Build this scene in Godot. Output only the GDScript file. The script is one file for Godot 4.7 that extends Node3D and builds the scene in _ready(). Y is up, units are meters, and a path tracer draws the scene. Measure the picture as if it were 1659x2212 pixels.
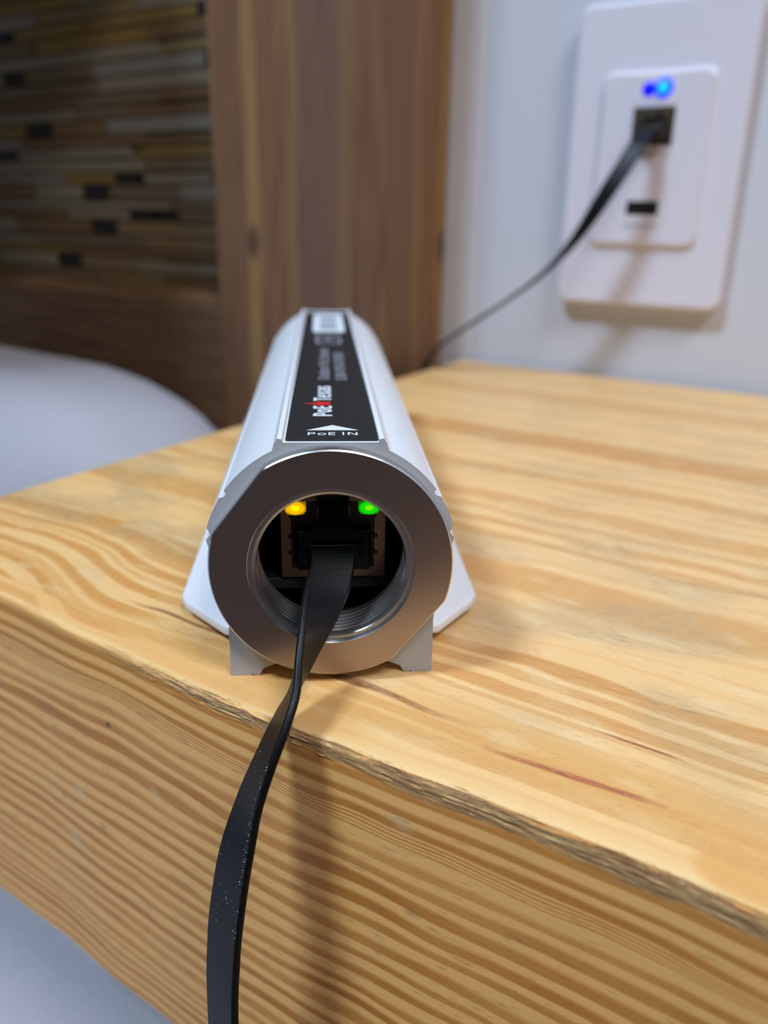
extends Node3D

const MM := 0.001
var rng := RandomNumberGenerator.new()
var M := {}                 # materials by name
var n_a := FastNoiseLite.new()
var n_b := FastNoiseLite.new()
var n_c := FastNoiseLite.new()

# ---------------------------------------------------------------- scene order: camera and light first
func _ready() -> void:
	rng.seed = 7
	for k in 3:
		var n: FastNoiseLite = [n_a, n_b, n_c][k]
		n.seed = 11 + k * 7
		n.frequency = 1.0
		n.fractal_octaves = [2, 3, 1][k]
	setup_camera_and_light()
	make_materials()
	build_room()
	build_headboard()
	build_bed()
	build_board()
	build_wall_plate()
	build_extender()
	build_front_cable()
	build_wall_cable()

func setup_camera_and_light() -> void:
	var cam := Camera3D.new()
	cam.name = "camera"
	var p := deg_to_rad(20.27588)
	var r := deg_to_rad(1.03318)
	var w := deg_to_rad(57.90323)
	var fw := Vector3(-cos(w) * cos(p), -sin(p), -sin(w) * cos(p))
	var rt := fw.cross(Vector3.UP).normalized()
	var up := rt.cross(fw)
	var rt2 := cos(r) * rt + sin(r) * up
	var up2 := -sin(r) * rt + cos(r) * up
	cam.transform = Transform3D(Basis(rt2, up2, -fw), Vector3(60.957, 65.047, 83.759) * MM)
	var a := CameraAttributesPhysical.new()
	a.frustum_focal_length = 12.0 / (1106.0 / 1757.28)
	a.frustum_focus_distance = 0.110
	a.exposure_aperture = 9.6
	a.frustum_near = 0.01
	cam.attributes = a
	add_child(cam)
	cam.current = true

	var we := WorldEnvironment.new()
	we.name = "world_environment"
	var e := Environment.new()
	e.background_mode = Environment.BG_COLOR
	e.background_color = Color(0, 0, 0)
	e.tonemap_mode = Environment.TONE_MAPPER_LINEAR
	e.tonemap_exposure = 0.8
	e.sdfgi_enabled = true
	e.ssao_enabled = true
	e.ssil_enabled = true
	we.environment = e
	add_child(we)

	# unseen ceiling panels: one throws the cast shadows, one lights the right sides
	ceiling_panel(Vector3(-0.45, 1.54, 0.86), Vector2(0.36, 0.28), 4.1, Color(0.80, 0.90, 1.0), "cool white ceiling light panel out of view, placed to throw the cord and plate shadows")
	ceiling_panel(Vector3(0.95, 1.54, 0.45), Vector2(0.7, 0.5), 2.9, Color(0.97, 0.98, 1.0), "cool white ceiling light panel out of view, placed to light the right side of the device")

func ceiling_panel(at: Vector3, size: Vector2, energy: float, col: Color, label: String) -> void:
	var t := thing("unseen_ceiling_light", label, "ceiling light", at, "unseen ceiling light panels")
	var fm := StandardMaterial3D.new()
	fm.albedo_color = Color(0.85, 0.85, 0.85)
	fm.roughness = 0.5
	part("frame", slab(rrect(size.x * 500 + 15, size.y * 500 + 15, 6, Vector2.ZERO), -4, 8, 1.5), fm, t, 40).rotation.x = PI / 2
	var gm := StandardMaterial3D.new()
	gm.albedo_color = Color(0.9, 0.9, 0.9)
	gm.emission_enabled = true
	gm.emission = col
	gm.emission_energy_multiplier = 1.5
	part("diffuser", slab(rrect(size.x * 500, size.y * 500, 4, Vector2.ZERO), 7, 10, 1.0), gm, t, 40).rotation.x = PI / 2
	var l := AreaLight3D.new()
	l.name = "panel_light"
	l.area_size = size
	l.light_color = col
	l.light_energy = energy
	l.area_range = 8.0
	l.area_attenuation = 2.0
	l.area_normalize_energy = true
	l.shadow_enabled = true
	l.position = Vector3(0, -0.012, 0)
	l.rotation.x = -PI / 2
	t.add_child(l)

# ---------------------------------------------------------------- helpers: nodes
func thing(called: String, label: String, category: String, at := Vector3.ZERO, group := "") -> Node3D:
	var o := Node3D.new()
	o.name = called
	o.position = at
	o.set_meta("label", label)
	o.set_meta("category", category)
	if group != "":
		o.set_meta("group", group)
	add_child(o, true)
	return o

func part(called: String, tris: PackedVector3Array, m: Material, parent: Node, crease := 35.0, uvf = null, label := "") -> MeshInstance3D:
	var o := MeshInstance3D.new()
	o.name = called
	o.mesh = mesh_of([[tris, m, uvf]], crease)
	if label != "":
		o.set_meta("label", label)
	parent.add_child(o, true)
	return o

func structure(called: String, tris: PackedVector3Array, m: Material, label: String) -> MeshInstance3D:
	var o := part(called, tris, m, self, 30.0)
	o.set_meta("kind", "structure")
	o.set_meta("label", label)
	o.set_meta("category", called.get_slice("_", 0))
	return o

# ---------------------------------------------------------------- helpers: geometry, all in millimetres, faces counter-clockwise seen from outside
func tri(t: PackedVector3Array, a: Vector3, b: Vector3, c: Vector3) -> void:
	t.append(a); t.append(b); t.append(c)

func quad(t: PackedVector3Array, a: Vector3, b: Vector3, c: Vector3, d: Vector3) -> void:
	tri(t, a, b, c); tri(t, a, c, d)

func outward(t: PackedVector3Array) -> PackedVector3Array:
	var mid := Vector3.ZERO
	for v in t:
		mid += v
	mid /= maxf(1, t.size())
	var vol := 0.0
	for i in range(0, t.size(), 3):
		vol += (t[i] - mid).dot((t[i + 1] - mid).cross(t[i + 2] - mid))
	if vol < 0:
		for i in range(0, t.size(), 3):
			var x := t[i + 1]
			t[i + 1] = t[i + 2]
			t[i + 2] = x
	return t

func moved(t: PackedVector3Array, x: Transform3D) -> PackedVector3Array:
	return x * t

func mesh_of(surfs: Array, crease: float) -> ArrayMesh:
	var am := ArrayMesh.new()
	var lim := cos(deg_to_rad(crease))
	for s in surfs:
		var t: PackedVector3Array = s[0]
		var uvf = s[2]
		var cnt := t.size() / 3
		var fn := PackedVector3Array()
		fn.resize(cnt)
		var un := PackedVector3Array()
		un.resize(cnt)
		var at := {}
		var keys := []
		keys.resize(t.size())
		for f in cnt:
			var n := (t[f * 3 + 1] - t[f * 3]).cross(t[f * 3 + 2] - t[f * 3])
			fn[f] = n
			un[f] = n.normalized()
			for k in 3:
				var key := Vector3i((t[f * 3 + k] * 2000.0).round())
				keys[f * 3 + k] = key
				if at.has(key):
					at[key].append(f)
				else:
					at[key] = [f]
		var vs := PackedVector3Array()
		var ns := PackedVector3Array()
		var us := PackedVector2Array()
		vs.resize(t.size()); ns.resize(t.size()); us.resize(t.size())
		for f in cnt:
			for k in 3:
				var i: int = f * 3 + [0, 2, 1][k]
				var n := Vector3.ZERO
				for g in at[keys[i]]:
					if un[g].dot(un[f]) > lim:
						n += fn[g]
				n = n.normalized() if n.length() > 1e-12 else un[f]
				vs[f * 3 + k] = t[i] * MM
				ns[f * 3 + k] = n
				us[f * 3 + k] = uvf.call(t[i], un[f]) if uvf != null else Vector2(t[i].x, -t[i].y) * 0.01
		var arr := []
		arr.resize(Mesh.ARRAY_MAX)
		arr[Mesh.ARRAY_VERTEX] = vs
		arr[Mesh.ARRAY_NORMAL] = ns
		arr[Mesh.ARRAY_TEX_UV] = us
		am.add_surface_from_arrays(Mesh.PRIMITIVE_TRIANGLES, arr)
		am.surface_set_material(am.get_surface_count() - 1, s[1])
	return am

func rrect(hx: float, hy: float, r: float, c := Vector2.ZERO, seg := 6) -> PackedVector2Array:
	var p := PackedVector2Array()
	for q in 4:
		var cc := c + Vector2((hx - r) * (1 if q in [0, 3] else -1), (hy - r) * (1 if q < 2 else -1))
		for k in seg + 1:
			var a := PI / 2 * (q + float(k) / seg)
			p.append(cc + Vector2(cos(a), sin(a)) * r)
	return p

func circle(r: float, c := Vector2.ZERO, seg := 32) -> PackedVector2Array:
	var p := PackedVector2Array()
	for k in seg:
		p.append(c + Vector2.from_angle(TAU * k / seg) * r)
	return p

func inset(p: PackedVector2Array, d: float) -> PackedVector2Array:
	var o := PackedVector2Array()
	var n := p.size()
	for i in n:
		var a := (p[i] - p[(i + n - 1) % n]).normalized()
		var b := (p[(i + 1) % n] - p[i]).normalized()
		if a == Vector2.ZERO: a = b
		if b == Vector2.ZERO: b = a
		var na := Vector2(-a.y, a.x)
		var nb := Vector2(-b.y, b.x)
		var m := (na + nb).normalized()
		o.append(p[i] + m * d / maxf(0.4, m.dot(na)))
	return o

# a slab with the outline p (counter-clockwise) in x,y between z0 and z1, its edges rounded by b
func slab(p: PackedVector2Array, z0: float, z1: float, b := 0.0, back_b := -1.0) -> PackedVector3Array:
	var t := PackedVector3Array()
	if Geometry2D.is_polygon_clockwise(p):
		p = p.duplicate()
		p.reverse()
	if back_b < 0: back_b = b
	var rings := []
	if back_b > 0:
		for k in 4:
			var a := PI / 2 * k / 3.0
			rings.append([inset(p, back_b * (1 - sin(a))), z0 + back_b * (1 - cos(a))])
	else:
		rings.append([p, z0])
	if b > 0:
		for k in 4:
			var a := PI / 2 * k / 3.0
			rings.append([inset(p, b * (1 - cos(a))), z1 - b * (1 - sin(a))])
	else:
		rings.append([p, z1])
	var n := p.size()
	for k in rings.size() - 1:
		var u: PackedVector2Array = rings[k][0]
		var v: PackedVector2Array = rings[k + 1][0]
		var zu: float = rings[k][1]
		var zv: float = rings[k + 1][1]
		for i in n:
			var j := (i + 1) % n
			quad(t, Vector3(u[i].x, u[i].y, zu), Vector3(u[j].x, u[j].y, zu), Vector3(v[j].x, v[j].y, zv), Vector3(v[i].x, v[i].y, zv))
	for e in 2:
		var q: PackedVector2Array = rings[0][0] if e == 0 else rings[-1][0]
		var z: float = rings[0][1] if e == 0 else rings[-1][1]
		var ix := Geometry2D.triangulate_polygon(q)
		for i in range(0, ix.size(), 3):
			var a := q[ix[i]]
			var bb := q[ix[i + 1]]
			var c := q[ix[i + 2]]
			if ((bb - a).cross(c - a) > 0) == (e == 1):
				tri(t, Vector3(a.x, a.y, z), Vector3(bb.x, bb.y, z), Vector3(c.x, c.y, z))
			else:
				tri(t, Vector3(a.x, a.y, z), Vector3(c.x, c.y, z), Vector3(bb.x, bb.y, z))
	return t

func cast(poly: PackedVector2Array, c: Vector2, a: float) -> Vector2:
	var d := Vector2.from_angle(a)
	var best := 1e9
	for i in poly.size():
		var p := poly[i] - c
		var s := poly[(i + 1) % poly.size()] - poly[i]
		var den := d.cross(s)
		if absf(den) < 1e-9: continue
		var tt := p.cross(s) / den
		var uu := p.cross(d) / den
		if tt > 0 and uu >= -1e-6 and uu <= 1.000001:
			best = minf(best, tt)
	return c + d * best

# a slab with a hole; both outlines are seen whole from the point c
func holed(outer: PackedVector2Array, hole: PackedVector2Array, c: Vector2, z0: float, z1: float, b := 0.0) -> PackedVector3Array:
	var angs := []
	for p in outer: angs.append(fposmod((p - c).angle(), TAU))
	for p in hole: angs.append(fposmod((p - c).angle(), TAU))
	for k in 48: angs.append(TAU * k / 48.0)
	angs.sort()
	var clean := []
	for a in angs:
		if clean.is_empty() or a - clean[-1] > 1e-4: clean.append(a)
	var o := PackedVector2Array()
	var h := PackedVector2Array()
	for a in clean:
		o.append(cast(outer, c, a)); h.append(cast(hole, c, a))
	var oi := PackedVector2Array()
	for i in o.size(): oi.append(o[i] - (o[i] - c).normalized() * b)
	var t := PackedVector3Array()
	var n := o.size()
	for i in n:
		var j := (i + 1) % n
		var f := func(p: Vector2, z: float) -> Vector3: return Vector3(p.x, p.y, z)
		quad(t, f.call(h[i], z1), f.call(oi[i], z1), f.call(oi[j], z1), f.call(h[j], z1))
		if b > 0: quad(t, f.call(oi[i], z1), f.call(o[i], z1 - b), f.call(o[j], z1 - b), f.call(oi[j], z1))
		quad(t, f.call(o[i], z1 - b), f.call(o[i], z0), f.call(o[j], z0), f.call(o[j], z1 - b))
		quad(t, f.call(h[j], z0), f.call(o[j], z0), f.call(o[i], z0), f.call(h[i], z0))
		quad(t, f.call(h[i], z0), f.call(h[i], z1), f.call(h[j], z1), f.call(h[j], z0))
	return t

func block(x0: float, x1: float, y0: float, y1: float, z0: float, z1: float, b := 0.0) -> PackedVector3Array:
	var p := PackedVector2Array([Vector2(x0, y0), Vector2(x1, y0), Vector2(x1, y1), Vector2(x0, y1)])
	return slab(p, z0, z1, b)

# rings of equal length joined into a skin
func loft(rings: Array, close_ends := true, loop := true) -> PackedVector3Array:
	var t := PackedVector3Array()
	var n: int = rings[0].size()
	for k in rings.size() - 1:
		for i in (n if loop else n - 1):
			var j := (i + 1) % n
			quad(t, rings[k][i], rings[k][j], rings[k + 1][j], rings[k + 1][i])
	if close_ends:
		for e in [0, rings.size() - 1]:
			var c := Vector3.ZERO
			for v in rings[e]: c += v
			c /= n
			for i in n:
				var j := (i + 1) % n
				if e == 0: tri(t, c, rings[e][j], rings[e][i])
				else: tri(t, c, rings[e][i], rings[e][j])
	return outward(t)

# a profile of (radius, z) turned round the z axis through c; rf(angle, radius) may flatten it
func lathe(prof: Array, c: Vector2, seg := 96, rf = null) -> PackedVector3Array:
	var t := PackedVector3Array()
	for k in prof.size() - 1:
		for i in seg:
			var q := []
			for m in [[i, k], [i + 1, k], [i + 1, k + 1], [i, k + 1]]:
				var a: float = TAU * (m[0] % seg) / seg
				var r: float = prof[m[1]].x
				if rf != null: r = rf.call(a, r)
				q.append(Vector3(c.x + cos(a) * r, c.y + sin(a) * r, prof[m[1]].y))
			quad(t, q[0], q[1], q[2], q[3])
	return t

func spline(pts: Array, k: float) -> Variant:
	var n := pts.size()
	var i := clampi(int(k), 0, n - 2)
	var f := k - i
	var a = pts[maxi(i - 1, 0)]
	var b = pts[i]
	var c = pts[i + 1]
	var d = pts[mini(i + 2, n - 1)]
	return 0.5 * ((2.0 * b) + (c - a) * f + (2.0 * a - 5.0 * b + 4.0 * c - d) * f * f + (3.0 * b - a - 3.0 * c + d) * f * f * f)

# a flat cord: points and, for each, the direction in which its narrow edge looks
func flat_cord(pts: Array, edges: Array, w: float, th: float, steps := 10) -> PackedVector3Array:
	var sec := rrect(w / 2, th / 2, th * 0.42, Vector2.ZERO, 4)
	var rings := []
	var total := (pts.size() - 1) * steps
	for s in total + 1:
		var k := float(s) / steps
		var p: Vector3 = spline(pts, k)
		var p2: Vector3 = spline(pts, minf(k + 0.02, pts.size() - 1))
		var p1: Vector3 = spline(pts, maxf(k - 0.02, 0))
		var tan := (p2 - p1).normalized()
		var e: Vector3 = spline(edges, k)
		e = (e - tan * e.dot(tan)).normalized()
		var b := tan.cross(e)
		var ring := PackedVector3Array()
		for q in sec:
			ring.append(p + e * q.x + b * q.y)
		rings.append(ring)
	return loft(rings)

# ---------------------------------------------------------------- materials and textures
func mat(called: String, c: Color, rough: float, metal := 0.0, spec := 0.5) -> StandardMaterial3D:
	var m := StandardMaterial3D.new()
	m.resource_name = called
	m.albedo_color = c
	m.roughness = rough
	m.metallic = metal
	m.metallic_specular = spec
	M[called] = m
	return m

func glow(called: String, c: Color, e: float) -> StandardMaterial3D:
	var m := mat(called, c * 0.5, 0.3)
	m.emission_enabled = true
	m.emission = c
	m.emission_energy_multiplier = e
	return m

func noise_tex(freq: float, oct: int, lo: Color, hi: Color, size := 512, normal := false, strength := 4.0) -> NoiseTexture2D:
	var t := NoiseTexture2D.new()
	t.width = size
	t.height = size
	t.seamless = true
	var n := FastNoiseLite.new()
	n.noise_type = FastNoiseLite.TYPE_SIMPLEX
	n.frequency = freq
	n.fractal_octaves = oct
	t.noise = n
	if normal:
		t.as_normal_map = true
		t.bump_strength = strength
	else:
		var g := Gradient.new()
		g.set_color(0, lo)
		g.set_color(1, hi)
		t.color_ramp = g
	return t

func make_materials() -> void:
	mat("white_coat", Color(0.92, 0.93, 0.95), 0.35)
	mat("white_plastic", Color(0.92, 0.92, 0.94), 0.4)
	mat("plate_plastic", Color(0.86, 0.85, 0.9), 0.35)
	mat("cast_end", Color(0.66, 0.66, 0.67), 0.5)
	mat("ring_face", Color(0.68, 0.63, 0.625), 0.34, 1.0)
	mat("ring_bright", Color(0.82, 0.82, 0.83), 0.26, 1.0)
	mat("bore_shade", Color(0.02, 0.02, 0.02), 0.8)
	mat("shield", Color(0.62, 0.5, 0.45), 0.4, 1.0)
	mat("port_black", Color(0.03, 0.03, 0.03), 0.45)
	mat("circuit_board", Color(0.13, 0.14, 0.14), 0.5)
	mat("plug_black", Color(0.035, 0.035, 0.038), 0.25, 0.0, 0.35)
	var cd := mat("cord_black", Color(0.046, 0.048, 0.058), 0.42, 0.0, 0.35)
	cd.heightmap_enabled = true
	cd.heightmap_scale = 0.0015
	cd.heightmap_texture = noise_tex(0.05, 3, Color.BLACK, Color.WHITE, 256)
	var lb := mat("label_black", Color(0.06, 0.06, 0.07), 0.5)
	lb.normal_enabled = true
	lb.normal_texture = noise_tex(0.25, 2, Color.BLACK, Color.WHITE, 256, true, 6.0)
	lb.normal_scale = 0.5
	mat("print_white", Color(0.88, 0.9, 0.93), 0.5)
	mat("print_grey", Color(0.6, 0.6, 0.64), 0.5)
	mat("print_red", Color(0.85, 0.12, 0.1), 0.5)
	mat("sticker_grey", Color(0.62, 0.65, 0.7), 0.5)
	mat("port_metal", Color(0.42, 0.36, 0.28), 0.45, 0.9)
	mat("plate_grey", Color(0.66, 0.65, 0.7), 0.5)
	mat("wall_paint", Color(0.79, 0.80, 0.84), 0.55)
	mat("trim_paint", Color(0.84, 0.84, 0.87), 0.45)
	mat("room_paint", Color(0.34, 0.29, 0.25), 0.8)
	mat("ceiling_paint", Color(0.5, 0.48, 0.46), 0.8)
	var fl := mat("floor_wood", Color(0.45, 0.36, 0.335), 0.5)
	fl.albedo_texture = noise_tex(0.02, 4, Color(0.7, 0.7, 0.7), Color(1, 1, 1), 512)
	fl.uv1_triplanar = true
	fl.uv1_scale = Vector3(0.6, 1, 4)
	var bed := mat("bed_cloth", Color(0.67, 0.66, 0.69), 0.9)
	bed.rim_enabled = true
	bed.rim = 0.2
	bed.normal_enabled = true
	bed.normal_texture = noise_tex(0.2, 2, Color.BLACK, Color.WHITE, 256, true, 1.0)
	bed.uv1_triplanar = true
	bed.uv1_scale = Vector3.ONE * 12.0
	mat("bed_wood", Color(0.25, 0.17, 0.11), 0.5)

func smooth(a: float, b: float, x: float) -> float:
	return smoothstep(a, b, x)

func bump(x: float, c: float, h: float) -> float:
	var u := absf(x - c) / h
	return 0.0 if u > 1.4 else 1.0 - smoothstep(0.75, 1.4, u)

# dark summer-wood bands of the board's top: distance from the front edge, half width, strength
var top_bands := [[3.0, 0.5, 0.15], [7.2, 1.4, 0.45], [10.8, 1.0, 0.5], [17.6, 0.5, 0.25], [20.9, 0.55, 0.45], [23.8, 1.2, 0.75], [28.2, 1.25, 0.62], [32.6, 1.6, 0.85], [39.5, 0.35, 0.2], [44.0, 0.4, 0.18], [50.5, 0.8, 0.25], [60.5, 5.4, 0.62], [70.5, 0.7, 0.25], [79.0, 1.3, 0.55], [85.6, 1.7, 0.6], [93.0, 1.3, 0.45], [101.0, 3.6, 0.55], [110.0, 0.9, 0.25], [116.0, 1.5, 0.3], [124.0, 3.0, 0.6], [134.0, 1.4, 0.35], [143.0, 1.5, 0.35], [157.5, 7.5, 0.8], [176.0, 2.5, 0.2], [193.0, 3.0, 0.2], [219.0, 9.0, 0.42], [245.0, 4.0, 0.38], [262.0, 4.0, 0.3]]
var top_curve := PackedFloat32Array()
var front_curve := PackedFloat32Array()
var front_fine := PackedFloat32Array()

func prepare_grain() -> void:
	top_curve.resize(3200)       # a tenth of a millimetre each, from -20 mm on
	for i in 3200:
		var d := i * 0.1 - 20.0
		var v := 0.0
		for b in top_bands:
			v = maxf(v, bump(d, b[0], b[1]) * b[2])
		top_curve[i] = v
	# the front face: year rings about two millimetres apart, each growing darker and ending sharply
	front_curve.resize(4000)     # a fortieth of a millimetre each, from -8 mm down to 92 mm
	var r := RandomNumberGenerator.new()
	r.seed = 31
	var y := -8.0
	while y < 92.0:
		var w := r.randf_range(2.3, 4.0)
		if y > 62.0: w = r.randf_range(1.7, 2.8)
		if y > 9.0 and y < 11.2: w = r.randf_range(0.45, 0.6)
		var share := r.randf_range(0.4, 0.62)
		var s := r.randf_range(0.6, 1.0)
		var i0 := int((y + 8.0) * 40)
		var i1 := int((y + w + 8.0) * 40)
		for i in range(i0, mini(i1, 4000)):
			var u := float(i - i0) / maxf(1.0, i1 - i0)
			front_curve[i] = s * smoothstep(1.0 - share - 0.2, 1.0 - share + 0.12, u) * (1.0 - smoothstep(0.88, 1.0, u))
		y += w

var smears := [[-48, 34, 1.6, 0.9], [-55, 35.5, 0.6, 1.0], [-52, 47, 2.2, 0.8], [-27, 24, 1.2, 0.9], [-60, 38, 1.2, 0.6], [19, 8, 1.9, 0.6], [-46, 38, 0.6, 0.7], [-37, 52, 0.9, 0.4]]
const C_LIGHT := Vector3(0.93, 0.75, 0.505)
const C_DARK := Vector3(0.80, 0.55, 0.28)
const F_LIGHT := Vector3(0.97, 0.735, 0.43)
const F_DARK := Vector3(0.775, 0.495, 0.21)

func top_color(x: float, d: float, f: float, f2: float, g: float, wv: float, lp: float) -> Vector3:
	var left := d < 70.0 and x < 0.0
	var phi := d + (lp - 0.5) * 3.4 * smoothstep(8.0, 40.0, d) + (wv - 0.5) * 0.7
	if left:
		var s := smoothstep(-46.0, -80.0, x) - 0.45 * smoothstep(-84.0, -112.0, x)
		phi -= 10.5 * s * exp(-maxf(d, 0.0) / 48.0) - 1.8 * exp(-pow((x + 46.0) / 13.0, 2.0)) * exp(-d / 22.0)
	var v := top_curve[clampi(int((phi + 20.0) * 10.0), 0, 3199)]
	if left and x < -26.0:        # knotty side on the left: more rings
		var k := smoothstep(-26.0, -44.0, x) * (1.0 - smoothstep(34.0, 46.0, d))
		v = maxf(v, k * 0.85 * smoothstep(0.0, 0.7, sin(phi * 1.0 + 2.6)))
	v = clampf(v * (0.92 + 0.4 * f) + f * 0.2 + f2 * 0.08, 0.0, 1.1)
	var c := C_LIGHT.lerp(C_DARK, v)
	if d < 24.0:
		# warm sapwood along the front
		var o := smoothstep(0.0, 30.0, x) * smoothstep(5.0, 9.0, phi) * (1.0 - smoothstep(15.0, 19.0, phi))
		o = maxf(o, 0.8 * smoothstep(-70.0, -20.0, x) * (1.0 - smoothstep(6.0, 14.0, x)) * (1.0 - smoothstep(7.0, 13.0, phi)))
		if x > 40.0: o = maxf(o, 1.1 * (1.0 - smoothstep(0.86, 1.08, Vector2((x - 64.0) / 11.5, (d - 4.5 - (wv - 0.5) * 3.0) / 6.4).length())))
		if x < -40.0: o = maxf(o, 0.7 * (1.0 - smoothstep(0.6, 1.1, Vector2((x + 62.0) / 20.0, (d - 2.5) / 6.0).length())))
		c = c.lerp(Vector3(0.86, 0.63, 0.35), o * 0.7)
		# resin lines
		var line := 13.4 + (wv - 0.5) * 1.6
		var lr := (1.0 - smoothstep(0.35, 1.0, absf(d - line) / (0.85 if x > -20.0 else 0.6))) * smoothstep(-48.0, -36.0, x) * (1.0 - smoothstep(4.0, 26.0, x))
		c = c.lerp(Vector3(0.42, 0.2, 0.1), clampf(lr * (0.75 + f2), 0, 1) * 0.8)
		if x > 20.0:
			var l2 := 10.2 + (x - 30.0) * 0.075
			var r2 := (1.0 - smoothstep(0.2, 1.0, absf(d - l2) / 0.75)) * smoothstep(23.0, 34.0, x) * (1.0 - smoothstep(42.0, 50.0, x))
			c = c.lerp(Vector3(0.62, 0.30, 0.18), clampf(r2 * (0.85 + f2 + f), 0, 1) * 0.85)
			c = c.lerp(Vector3(0.55, 0.28, 0.14), (1.0 - smoothstep(0.3, 1.0, absf(d - 21.7) / 0.4)) * smoothstep(33.0, 40.0, x) * (1.0 - smoothstep(45.0, 49.0, x)) * 0.7)
	# a dull film of grime, dirt ground into the pores, worn pale patches
	c = c.lerp(Vector3(0.72, 0.62, 0.46), smoothstep(0.35, 0.8, lp) * smoothstep(10.0, 22.0, d) * (1.0 - 0.6 * smoothstep(60.0, 110.0, d)) * 0.38)
	g = smoothstep(0.66, 0.84, g) * smoothstep(0.5, 0.75, lp) * (0.35 + 0.65 * smoothstep(20.0, 30.0, d))
	c = c.lerp(Vector3(0.5, 0.46, 0.40), g * 0.5)
	c = c.lerp(Vector3(0.94, 0.85, 0.68), smoothstep(0.6, 0.9, wv) * 0.3)
	return c

func front_color(x: float, y: float, f: float, f2: float, g: float, pat: float) -> Vector3:
	# y runs down from the top edge
	var hump := 1.3 * exp(-pow((x + 34.0) / 17.0, 2.0)) * exp(-pow((y - 14.0) / 14.0, 2.0))
	var phi := y + hump + (pat - 0.5) * 1.5 - x * 0.012
	var v := front_curve[clampi(int((phi + 8.0) * 40.0), 0, 3999)]
	v = clampf(v * (0.72 + 0.5 * pat) + f * 0.2 + f2 * 0.1, 0.0, 1.15)
	var c := F_LIGHT.lerp(F_DARK, v)
	c = c.lerp(Vector3(0.72, 0.45, 0.15), smoothstep(0.5, 0.9, pat) * 0.35 * v)
	c = c.lerp(Vector3(0.45, 0.36, 0.27), smoothstep(0.7, 0.95, g) * 0.25)
	if x < -26.0 and x > -46.0:
		c = c.lerp(Vector3(0.25, 0.17, 0.1), (1.0 - smoothstep(0.5, 1.1, Vector2((x + 37.6) / 0.75, (y - 15.4) / 0.5).length() + f2)) * 0.7)
	if y > 5.0 and y < 55.0 and (x < -24.0 or absf(x - 19.0) < 4.0):      # smears of white paint
		for s in smears:
			var dx: float = (x - s[0]) / s[2]
			if absf(dx) < 3.0:
				var q := Vector2(dx - (y - s[1]) * 0.35, (y - s[1]) / (s[2] * 0.75)).length() + f + f2
				c = c.lerp(Vector3(0.85, 0.79, 0.7), (1.0 - smoothstep(0.45, 1.1, q)) * s[3] * 0.55)
	return c

# s runs from -6 (top face) over the worn edge at 0 to +8 (front face)
func edge_color(x: float, s: float, f: float, f2: float, lo: float) -> Vector3:
	var c := top_color(x, -s, f * 0.6, f2, 0.0, 0.5 + lo * 0.5, 0.5) if s < 0.0 else front_color(x, s, f * 0.6, f2, 0.0, 0.5)
	# where the arris is crushed and torn: hardly left of x = -45, widest on the right
	var much := 0.2 + 0.8 * smoothstep(-42.0, -14.0, x)
	var wid := 0.4 + 1.1 * smoothstep(-42.0, -12.0, x) + 0.9 * smoothstep(0.0, 30.0, x) + lo * 1.2
	var m := smoothstep(-0.15, 0.35, s + f * 0.9 + lo * 0.5) * (1.0 - smoothstep(wid, wid + 0.9, s + f * 1.6))
	var rag := Vector3(0.72, 0.57, 0.38).lerp(Vector3(0.55, 0.41, 0.265), smoothstep(-0.12, 0.22, f + f2 * 0.5))
	# dark crushed lines at the upper and lower borders of the torn strip
	var top_line := 1.0 - smoothstep(0.15, 0.6, absf(s - 0.45 + f * 0.8 + lo * 0.5))
	var low_line := 1.0 - smoothstep(0.15, 0.5, absf(s - wid + f * 0.9))
	rag = rag.lerp(Vector3(0.43, 0.30, 0.20), clampf(maxf(top_line, low_line * 0.6) * (0.6 + f2 * 1.4 + f), 0, 1) * 0.7)
	rag = rag.lerp(Vector3(0.82, 0.69, 0.48), smoothstep(0.1, 0.3, f2 - f * 0.5) * 0.8)
	c = c.lerp(rag, clampf(m * much, 0, 1) * 0.85)
	if s < 0.4: c = c.lerp(Vector3(0.92, 0.81, 0.6), smoothstep(-1.6, -0.5, s) * (1.0 - smoothstep(-0.4, 0.2, s + f)) * 0.4)
	return c

# noise over a region of the wood, as one byte per pixel: fx, fy in cycles per millimetre
func layer(w: int, h: int, sx: float, sy: float, fx: float, fy: float, sd: int, oct := 2) -> PackedByteArray:
	var n := FastNoiseLite.new()
	n.seed = sd
	n.noise_type = FastNoiseLite.TYPE_SIMPLEX_SMOOTH
	n.fractal_octaves = oct
	var cell := 5.0
	n.frequency = 1.0 / cell
	var a := clampi(int(sx * fx * cell), 4, 6000)
	var b := clampi(int(sy * fy * cell), 4, 6000)
	var im := n.get_image(a, b)
	im.resize(w, h, Image.INTERPOLATE_CUBIC)
	im.convert(Image.FORMAT_L8)
	return im.get_data()

func paint(w: int, h: int, f: Callable) -> ImageTexture:
	var all := PackedByteArray()
	all.resize(w * h * 3)
	var o := 0
	for j in h:
		for i in w:
			var c: Vector3 = f.call(i, j)
			all[o] = int(clampf(c.x, 0, 1) * 255.0)
			all[o + 1] = int(clampf(c.y, 0, 1) * 255.0)
			all[o + 2] = int(clampf(c.z, 0, 1) * 255.0)
			o += 3
	return ImageTexture.create_from_image(Image.create_from_data(w, h, false, Image.FORMAT_RGB8, all))

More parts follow.
